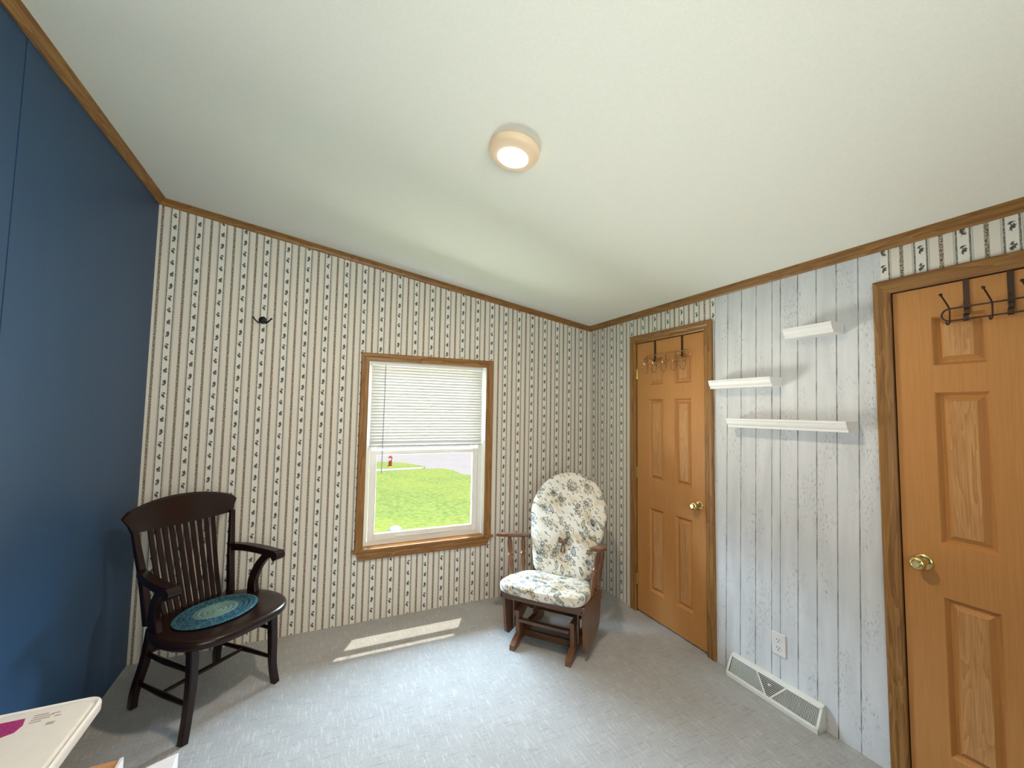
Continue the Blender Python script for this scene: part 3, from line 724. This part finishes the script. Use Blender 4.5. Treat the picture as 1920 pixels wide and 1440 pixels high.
# seat: rounded plan, thick rolled edge
def seat_outline(sc, n_=56):
    out = []
    for k in range(n_):
        a = 2*math.pi*k/n_; c, s_ = math.cos(a), math.sin(a); e = 2/2.7
        x = 0.292*sc*math.copysign(abs(c)**e, c); y = (0.258 + (sc-1)*0.29)*math.copysign(abs(s_)**e, s_)
        if s_ < 0: x *= 1 + 0.18*s_
        out.append((x, y + 0.085))
    return out
def seat_fn(bm):
    rings = [[(x, y, z) for x, y in seat_outline(sc)] for z, sc in ((0.398, 0.90), (0.398, 0.965), (0.404, 0.99), (0.416, 1.0), (0.430, 0.995), (0.438, 0.975), (0.441, 0.94), (0.440, 0.80), (0.437, 0.45))]
    ring_skin(bm, rings)
part(seat_fn, 'seat', MHX, ch)
for s_, dx in ((-1, -0.012), (1, -0.012)):
    part(lambda bm: bar(bm, [(s_*0.205, 0.205, 0.402), (s_*0.208, 0.215, 0.25), (s_*0.216+dx*0.5, 0.222, 0.10), (s_*0.232+dx, 0.236, 0.0)], [0.040, 0.038, 0.034, 0.034], [0.042, 0.040, 0.034, 0.034], (1, 0, 0), 4), 'leg', MH, ch)
    part(lambda bm: bar(bm, [(s_*0.190, -0.120, 0.402), (s_*0.194, -0.150, 0.25), (s_*0.200+dx*0.3, -0.195, 0.10), (s_*0.206+0.02, -0.240, 0.0)], [0.036, 0.034, 0.032, 0.032], [0.044, 0.040, 0.036, 0.036], (1, 0, 0), 4), 'leg', MH, ch)
    part(lambda bm: bar(bm, [(s_*0.205, -0.128, 0.425), (s_*0.218, -0.160, 0.62), (s_*0.236, -0.190, 0.78), (s_*0.246, -0.208, 0.875)], [0.034, 0.032, 0.028, 0.026], [0.036, 0.032, 0.026, 0.022], (1, 0, 0), 4), 'back_post', MH, ch)
    part(lambda bm: (bar(bm, [(s_*0.222, -0.178, 0.672), (s_*0.252, -0.08, 0.672), (s_*0.270, 0.04, 0.664), (s_*0.274, 0.145, 0.655)], [0.036, 0.046, 0.056, 0.052], [0.040, 0.038, 0.036, 0.040], (1, 0, 0), 5),
                     tube(bm, [(s_*0.246, 0.146, 0.648), (s_*0.302, 0.146, 0.648)], 0.025, 16)), 'arm', MH, ch)
    part(lambda bm: bar(bm, [(s_*0.245, 0.002, 0.428), (s_*0.250, -0.006, 0.50), (s_*0.260, 0.018, 0.575), (s_*0.268, 0.062, 0.632), (s_*0.270, 0.088, 0.652)], [0.030, 0.028, 0.028, 0.030], [0.072, 0.052, 0.042, 0.050], (1, 0, 0), 5), 'arm_support', MH, ch)
    for z, yb in ((0.285, -0.146), (0.135, -0.180)):
        part(lambda bm: tube(bm, [(s_*0.207, 0.213, z), (s_*0.205, 0.02, z), (s_*0.196, yb, z)], [0.009, 0.013, 0.009], 10, 4), 'stretcher', MH, ch)
part(lambda bm: tube(bm, [(-0.205, 0.0, 0.135), (0, 0.0, 0.135), (0.205, 0.0, 0.135)], [0.008, 0.011, 0.008], 10, 4), 'stretcher', MHX, ch)
part(lambda bm: tube(bm, [(-0.196, -0.142, 0.285), (0.196, -0.142, 0.285)], 0.010, 10), 'stretcher', MHX, ch)
back_y = lambda x: -0.212 - 0.050*(1-(x/0.28)**2)
def rail_fn(bm):
    rings = []
    for i in range(25):
        t = -1 + i/12; lo_x, hi_x = 0.252*t, 0.288*t
        ez = abs(t)**2.2
        zb, ztp = 0.848 + 0.016*ez, 1.006 - 0.052*ez - (0.014 if abs(t) == 1 else 0)
        pr = []
        for f, th in ((0, -1), (0.5, -1), (0.94, -1), (1.0, 0), (0.94, 1), (0.5, 1), (0, 1)):
            x = lo_x + (hi_x-lo_x)*f**1.5; z = zb + (ztp-zb)*f
            pr.append((x, back_y(x) - 0.020*f + th*0.011 - 0.012*f*f, z))
        rings.append(pr)
    ring_skin(bm, rings)
part(rail_fn, 'top_rail', MHX, ch)
for i in range(10):
    xt = -0.158 + i*0.0352; xb = xt*0.86 + 0.006
    part(lambda bm: bar(bm, [(xb, -0.132, 0.432), (xb+(xt-xb)*0.45, -0.185, 0.60), (xt, back_y(xt)-0.002, 0.858)], [0.021, 0.022, 0.022], [0.010, 0.009, 0.009], (1, 0, 0), 5), 'spindle', MH, ch)

# braided oval chair pad
MA, MBx = 0.200, 0.155
mat_bm = bmesh.new(); rings = []
K = 8
prof = [(0.0, 0.004)]
for k in range(K):
    for j, h in ((0.15, 0.0055), (0.5, 0.0105), (0.85, 0.0055)): prof.append(((k+j)/K, h))
rings = [[(r_*MA*math.cos(2*math.pi*q/64), r_*MBx*math.sin(2*math.pi*q/64), h) for q in range(64)] for r_, h in [(0.97, 0.0)] + [(1.0, 0.003)] + prof[::-1][:-1]]
ring_skin(mat_bm, rings)
pad = finish(mat_bm, 'chair_pad', braided('braided wool', MA, MBx), smooth=True, angle=80)
rz = math.atan2(0.70, 0.715); pr = Vector((-2.735, -0.484, 0)) + Matrix.Rotation(rz, 3, 'Z') @ Vector((-0.006, -0.070, 0.4415))
pad.location = pr; pad.rotation_euler = (0, 0, rz + R(4))
tag(pad, 'oval braided chair pad in teal and pale green on the dark wooden chair', 'chair pad')

# ------------------------------------------------------------------ glider rocker with floral cushions
gl = thing('glider_rocker', 'brown wooden glider rocking chair with floral cushions beside the narrow door', 'rocking chair', (-0.97, -0.864, 0), (0, 0, math.atan2(-0.766, 0.643)))
MP, MPX, MPY = M['maple'], M['maple_x'], M['maple_y']
for s_ in (-1, 1):
    x = s_*0.182
    def runner(bm):
        prof_ = [(0.018, 0.0), (-0.045, 0.0), (-0.085, 0.022), (-0.38, 0.022), (-0.42, 0.0), (-0.50, 0.0), (-0.51, 0.022), (-0.47, 0.050), (-0.40, 0.062), (-0.20, 0.075), (-0.07, 0.065), (-0.01, 0.045), (0.016, 0.030)]
        prism(bm, [(x-0.017, y, z) for y, z in prof_], (0.034, 0, 0))
    part(runner, 'runner', MPY, gl, False)
    part(lambda bm: bar(bm, [(x, -0.095, 0.06), (x, -0.085, 0.205)], 0.030, 0.055, (1, 0, 0)), 'base_post', MP, gl)
    part(lambda bm: bar(bm, [(x, -0.390, 0.05), (x, -0.375, 0.205)], 0.030, 0.055, (1, 0, 0)), 'base_post', MP, gl)
    part(lambda bm: bar(bm, [(x, -0.05, 0.200), (x, -0.42, 0.200)], 0.030, 0.035, (1, 0, 0)), 'base_rail', MPY, gl)
    # swing links
    for yy in (-0.08, -0.37):
        part(lambda bm: bar(bm, [(s_*0.215, yy, 0.285), (s_*0.215, yy-0.012, 0.095)], 0.010, 0.026, (1, 0, 0)), 'swing_link', MP, gl)
    # side cover board hanging from the seat
    def cover(bm):
        pr_ = [(-0.010, 0.335), (-0.020, 0.275), (-0.045, 0.120), (-0.058, 0.065), (-0.085, 0.045), (-0.150, 0.042), (-0.330, 0.060), (-0.385, 0.085), (-0.410, 0.140), (-0.430, 0.275)]
        prism(bm, [(s_*0.262-0.009, y, z) for y, z in pr_], (0.018, 0, 0))
    part(cover, 'side_cover', MP, gl, False)
    # arm pad with turned spindles
    part(lambda bm: bar(bm, [(s_*0.322, -0.075, 0.664), (s_*0.322, -0.10, 0.662), (s_*0.312, -0.24, 0.628), (s_*0.285, -0.40, 0.590), (s_*0.262, -0.50, 0.566)], [0.060, 0.078, 0.080, 0.066, 0.040], [0.018, 0.022, 0.022, 0.022, 0.020], (1, 0, 0), 4, 0.5), 'arm', MPY, gl)
    TP = [(0, 0.011), (0.04, 0.015), (0.10, 0.010), (0.14, 0.016), (0.17, 0.011), (0.36, 0.0185), (0.54, 0.015), (0.57, 0.019), (0.62, 0.013), (0.66, 0.017), (0.84, 0.019), (0.97, 0.013), (1, 0.011)]
    part(lambda bm: lathe(bm, (s_*0.272, -0.165, 0.345), (s_*0.312, -0.195, 0.632), TP, 18), 'arm_spindle', MP, gl)
    part(lambda bm: lathe(bm, (s_*0.268, -0.345, 0.315), (s_*0.292, -0.385, 0.586), TP, 18), 'arm_spindle', MP, gl)
    part(lambda bm: bar(bm, [(s_*0.262, 0.0, 0.332), (s_*0.262, -0.43, 0.265)], 0.030, 0.055, (1, 0, 0)), 'seat_rail', MPY, gl)
    # back post
    part(lambda bm: bar(bm, [(s_*0.215, -0.425, 0.27), (s_*0.22, -0.50, 0.58), (s_*0.185, -0.58, 0.87)], 0.028, 0.034, (1, 0, 0), 3), 'back_post', MP, gl)
part(lambda bm: bar(bm, [(-0.266, 0.008, 0.330), (0.281, 0.008, 0.330)], 0.022, 0.046, (0, 1, 0)), 'front_apron', MPX, gl)
part(lambda bm: bar(bm, [(-0.25, -0.425, 0.275), (0.25, -0.425, 0.275)], 0.022, 0.045, (0, 1, 0)), 'back_apron', MPX, gl)
for y in (-0.07, -0.15, -0.23, -0.31, -0.38):
    part(lambda bm: bar(bm, [(-0.25, y, 0.350+y*0.155), (0.25, y, 0.350+y*0.155)], 0.035, 0.012, (0, 1, 0)), 'seat_slat', MPX, gl)
part(lambda bm: bar(bm, [(-0.167, -0.052, 0.165), (0.167, -0.052, 0.165)], 0.030, 0.020, (0, 1, 0)), 'crossbar', MPX, gl)
part(lambda bm: bar(bm, [(-0.167, -0.16, 0.040), (0.167, -0.16, 0.040)], 0.022, 0.040, (0, 1, 0)), 'crossbar', MPX, gl)
part(lambda bm: bar(bm, [(-0.167, -0.385, 0.14), (0.167, -0.385, 0.14)], 0.022, 0.050, (0, 1, 0)), 'crossbar', MPX, gl)
part(lambda bm: bar(bm, [(-0.19, -0.575, 0.86), (0, -0.592, 0.89), (0.19, -0.575, 0.86)], 0.024, 0.06, (0, 1, 0), 4), 'back_crest', MPX, gl)
for i in range(4):
    x = -0.12 + i*0.08
    part(lambda bm: lathe(bm, (x, -0.432, 0.29), (x*0.95, -0.580, 0.86), [(0, 0.008), (0.3, 0.011), (0.6, 0.009), (1, 0.007)], 10), 'back_spindle', MP, gl)
for s_ in (-1, 1):
    part(lambda bm: lathe(bm, (s_*0.262, 0.018, 0.326), (s_*0.262, 0.0225, 0.326), [(0, 0.006), (1, 0.005), (1, 0)], 12), 'screw_cap', M['mahogany'], gl)
# seat cushion (boxed edge, rounded corners)
def cushion_rings(outline, levels):
    return [[(x, y, z) for x, y, z in outline(sc, dz)] for sc, dz in levels]
def seat_cush(bm):
    def outl(sc, dz):
        out = []
        for k in range(64):
            a = 2*math.pi*k/64; c, s_ = math.cos(a), math.sin(a); e = 2/5.5
            x = math.copysign(abs(c)**e, c); y = math.copysign(abs(s_)**e, s_)
            hw = 0.278 if y > 0 else 0.278 - 0.055*min(1, -y)
            X = x*hw*sc; Y = -0.135 + y*(0.215*sc)
            out.append((X, Y, 0.386 + (Y)*0.10 + dz - 0.006*(1-min(1, abs(x)))))
        return out
    ring_skin(bm, cushion_rings(outl, [(0.88, -0.029), (0.965, -0.028), (0.988, -0.024), (0.998, -0.014), (1.002, 0.002), (0.998, 0.016), (0.985, 0.023), (0.95, 0.027), (0.75, 0.031), (0.45, 0.033), (0.15, 0.030)]))
sc_ = part(seat_cush, 'seat_cushion', M['floral_seat'], gl)
# back cushion: tall arch, leaning
lean = R(21.5)
def back_cush(bm):
    def outl(sc, d):
        out = []
        for k in range(72):
            a = 2*math.pi*k/72 - math.pi/2; c, s_ = math.cos(a), math.sin(a)
            e = 2/2.15 if s_ > 0 else 2/7.0
            x = math.copysign(abs(c)**e, c); v = math.copysign(abs(s_)**(2/2.15 if s_ > 0 else 2/5.0), s_)
            # v -1 bottom .. 1 top ; widest at upper middle
            hgt = 0.37 + v*0.335 if v > 0 else 0.37 + v*0.37
            hw = 0.287 - 0.062*min(1.0, max(0.0, (0.45-hgt)/0.36))**1.2
            X = x*hw*sc; Hh = 0.36 + (hgt*1.035-0.36)*sc
            Yl = d + 0.012*(1-x*x)*(-1)*(1 if d > 0 else 0)
            # tufted dents
            if d > 0.02:
                for tx, tz in ((0, 0.20),): Yl -= 0.02*math.exp(-((X-tx)**2+(Hh-tz)**2)/0.003)
            out.append((X + 0.014, -0.350 - Hh*math.sin(lean) + Yl*math.cos(lean), 0.355 + Hh*math.cos(lean) + Yl*math.sin(lean)))
        return out
    ring_skin(bm, cushion_rings(outl, [(0.80, -0.040), (0.93, -0.038), (0.98, -0.030), (1.0, -0.012), (1.006, 0.010), (0.995, 0.028), (0.97, 0.037), (0.90, 0.045), (0.75, 0.050), (0.55, 0.053), (0.35, 0.054), (0.15, 0.054)]))
bc_ = part(back_cush, 'back_cushion', M['floral_back'], gl)
def bow(bm):
    c = Vector((0.014, -0.392, 0.578)); ball(bm, c, 0.011)
    for s_, dz in ((-1, 0.012), (1, 0.014)):
        tube(bm, [c, c + Vector((s_*0.016, 0.006, dz+0.014)), c + Vector((s_*0.030, 0.004, dz+0.020)), c + Vector((s_*0.026, 0.006, dz-0.006)), c], [0.004, 0.006, 0.006, 0.005, 0.004], 8, 4)
        tube(bm, [c, c + Vector((s_*0.010, 0.008, -0.025)), c + Vector((s_*0.012, 0.012, -0.062))], [0.004, 0.006, 0.007], 8, 3)
part(bow, 'tie_bow', M['bow_cloth'], bc_)
part(lambda bm: bar(bm, [(-0.245, -0.405, 0.170), (0.245, -0.405, 0.170)], 0.016, 0.170, (0, 1, 0)), 'added_shade_panel', MPX, gl)  # added board that blocks light and keeps the space under the seat dark

# ------------------------------------------------------------------ things at the near left
bn = thing('folding_table', 'white plastic table with a magenta price sticker at the near left', 'table', (-2.965, -2.07, 0))
BXL, BXR, BYB, BYF, BZ = -3.190, -2.740, -1.684, -2.46, 0.730
def lid_outline(ins, z, r=0.030):
    pts_ = []
    for cx_, cy_, a0 in ((BXR-ins-r, BYB-ins-r, 0), (BXL+ins+r, BYB-ins-r, 90), (BXL+ins+r, BYF+ins+r, 180), (BXR-ins-r, BYF+ins+r, 270)):
        for k in range(7): a = R(a0 + 15*k); pts_.append((cx_ + r*math.cos(a), cy_ + r*math.sin(a), z))
    return pts_
bm = bmesh.new(); ring_skin(bm, [lid_outline(i_, z_) for i_, z_ in ((0.006, BZ-0.030), (0.001, BZ-0.026), (0.0, BZ-0.008), (0.002, BZ-0.002), (0.005, BZ), (0.009, BZ-0.0015), (0.011, BZ-0.005), (0.015, BZ-0.005), (0.017, BZ-0.001), (0.020, BZ-0.0005))])
top = rel(finish(bm, 'tabletop', M['white_plastic'], bn, smooth=True, angle=40), bn)
for x in (BXL+0.07, BXR-0.10):
    for y in (BYB-0.12, BYF+0.10):
        bm = bmesh.new(); tube(bm, [(x, y, 0.0), (x, y, BZ-0.030)], 0.0125, 12); rel(finish(bm, 'leg', M['stone'], bn, smooth=True), bn)
bm = bmesh.new(); prism(bm, [(x, y, BZ-0.0005) for x, y in ((-2.955, -1.727), (-2.876, -1.727), (-2.868, -1.755), (-2.872, -1.778), (-2.891, -1.787), (-2.955, -1.790))], (0, 0, 0.0006))
finish(bm, 'price_sticker', M['pink'], top)
bm = bmesh.new()
for k, (x0, x1, y) in enumerate([(-2.862, -2.835, -1.724), (-2.860, -2.822, -1.733), (-2.860, -2.826, -1.742), (-2.860, -2.838, -1.751), (-2.828, -2.812, -1.729), (-2.818, -2.806, -1.742)]):
    box(bm, x0, x1, y-0.0022, y+0.0022, BZ-0.0005, BZ-0.0001)
finish(bm, 'printed_text', M['label_ink'], top)
bm = bmesh.new(); box(bm, -2.822, -2.807, -1.774, -1.764, BZ-0.0005, BZ-0.0001); finish(bm, 'printed_mark', M['wand'], top)
cb = thing('cardboard_box', 'brown cardboard box with white lining between the white table and dark armchair', 'box', (-2.95, -1.35, 0))
bm = bmesh.new(); box(bm, -3.10, -2.822, -1.412, -1.282, 0.0, 0.296, 0.002); rel(finish(bm, 'carton', M['cardboard'], cb), cb)
bm = bmesh.new(); box(bm, -2.821, -2.811, -1.412, -1.282, 0.0, 0.301, 0.001); rel(finish(bm, 'side_flap', M['card_white'], cb), cb)
bm = bmesh.new(); prism(bm, [(-2.683, -1.168, 0), (-2.795, -1.213, 0), (-2.795, -1.50, 0), (-2.675, -1.50, 0)], (0, 0, 0.195))
bmesh.ops.bevel(bm, geom=list(bm.edges), offset=0.002, segments=1, affect='EDGES')
tag(finish(bm, 'carton', M['card_white']), 'pale white carton on the carpet in front of the dark chair', 'box')

# ------------------------------------------------------------------ outside
GZ = -0.80
def ground(name, pts_, z, th, mat):
    bm = bmesh.new(); prism(bm, [(x, y, z-th) for x, y in pts_], (0, 0, th)); return finish(bm, name, mat)
def pix(u, v, z):    # point on the ground seen at a measured place in the photograph
    d = fwd + rr*((u-960)/F_PX) - uu*((v-720)/F_PX); c = cam.matrix_world.translation; t = (z-c.z)/d.z; p = c + d*t
    return (p.x, p.y)
far = [pix(u, v, GZ) for u, v in ((870, 890), (850, 882), (830, 878), (792, 879), (705, 884))]
tag(ground('lawn', [(-14, 0.35), (16, 0.35), (14, 5.0), far[0], far[1], far[2], far[3], far[4], pix(690, 885.5, GZ), (-14, 13.0)], GZ, 0.05, M['grass']), 'bright green mown lawn outside the window', 'lawn')
tag(ground('road', [(-80, 10), (-80, 120), (90, 120), (90, 0), (16, 0.35), (14, 4.0)], GZ-0.06, 0.2, M['road']), 'pale asphalt road beyond the lawn', 'road')
isl = [pix(u, v, GZ+0.01) for u, v in ((797, 874.5), (760, 867.5), (718, 865.5), (690, 866), (690, 879), (728, 878.5), (765, 876.5))]
tag(ground('grass_verge', isl, GZ+0.01, 0.06, M['grass']), 'tapering grass verge across the walk from the lawn', 'grass')
walk = [pix(u, v, GZ) for u, v in ((797, 875.2), (765, 877), (728, 879), (690, 880), (690, 885.3), (705, 883.8), (792, 878.8))]
tag(ground('sidewalk', walk, GZ+0.004, 0.054, M['concrete']), 'pale concrete walk between lawn and grass verge', 'walk')
px_, py_ = pix(731.5, 873.5, GZ)
hy = thing('hydrant', 'small red hydrant with white round cap on the grass verge', 'hydrant', (px_, py_, GZ+0.008))
bm = bmesh.new(); lathe(bm, (0, 0, 0), (0, 0, 0.40), [(0, 0.085), (0.08, 0.085), (0.10, 0.065), (0.7, 0.065), (0.72, 0.085), (0.78, 0.085), (0.82, 0.075), (0.95, 0.05), (1.0, 0.015)], 20); finish(bm, 'barrel', M['red'], hy, smooth=True)
bm = bmesh.new(); lathe(bm, (-0.02, -0.05, 0.26), (-0.05, -0.13, 0.26), [(0, 0.055), (1, 0.055), (1, 0)], 16); finish(bm, 'cap', M['white_paint'], hy, smooth=True)
gx, gy = pix(741, 996, GZ)
bm = bmesh.new()
rings = [[(r_*math.cos(2*math.pi*k/24), r_*math.sin(2*math.pi*k/24), z_) for k in range(24)] for z_, r_ in ((0.0, 0.13), (0.03, 0.13), (0.06, 0.11), (0.085, 0.07), (0.095, 0.02))]
ring_skin(bm, rings); dm = finish(bm, 'vent_dome', M['stone'], smooth=True); dm.location = (gx, gy, GZ)
tag(dm, 'grey domed cover standing in the lawn just below the window', 'cover')
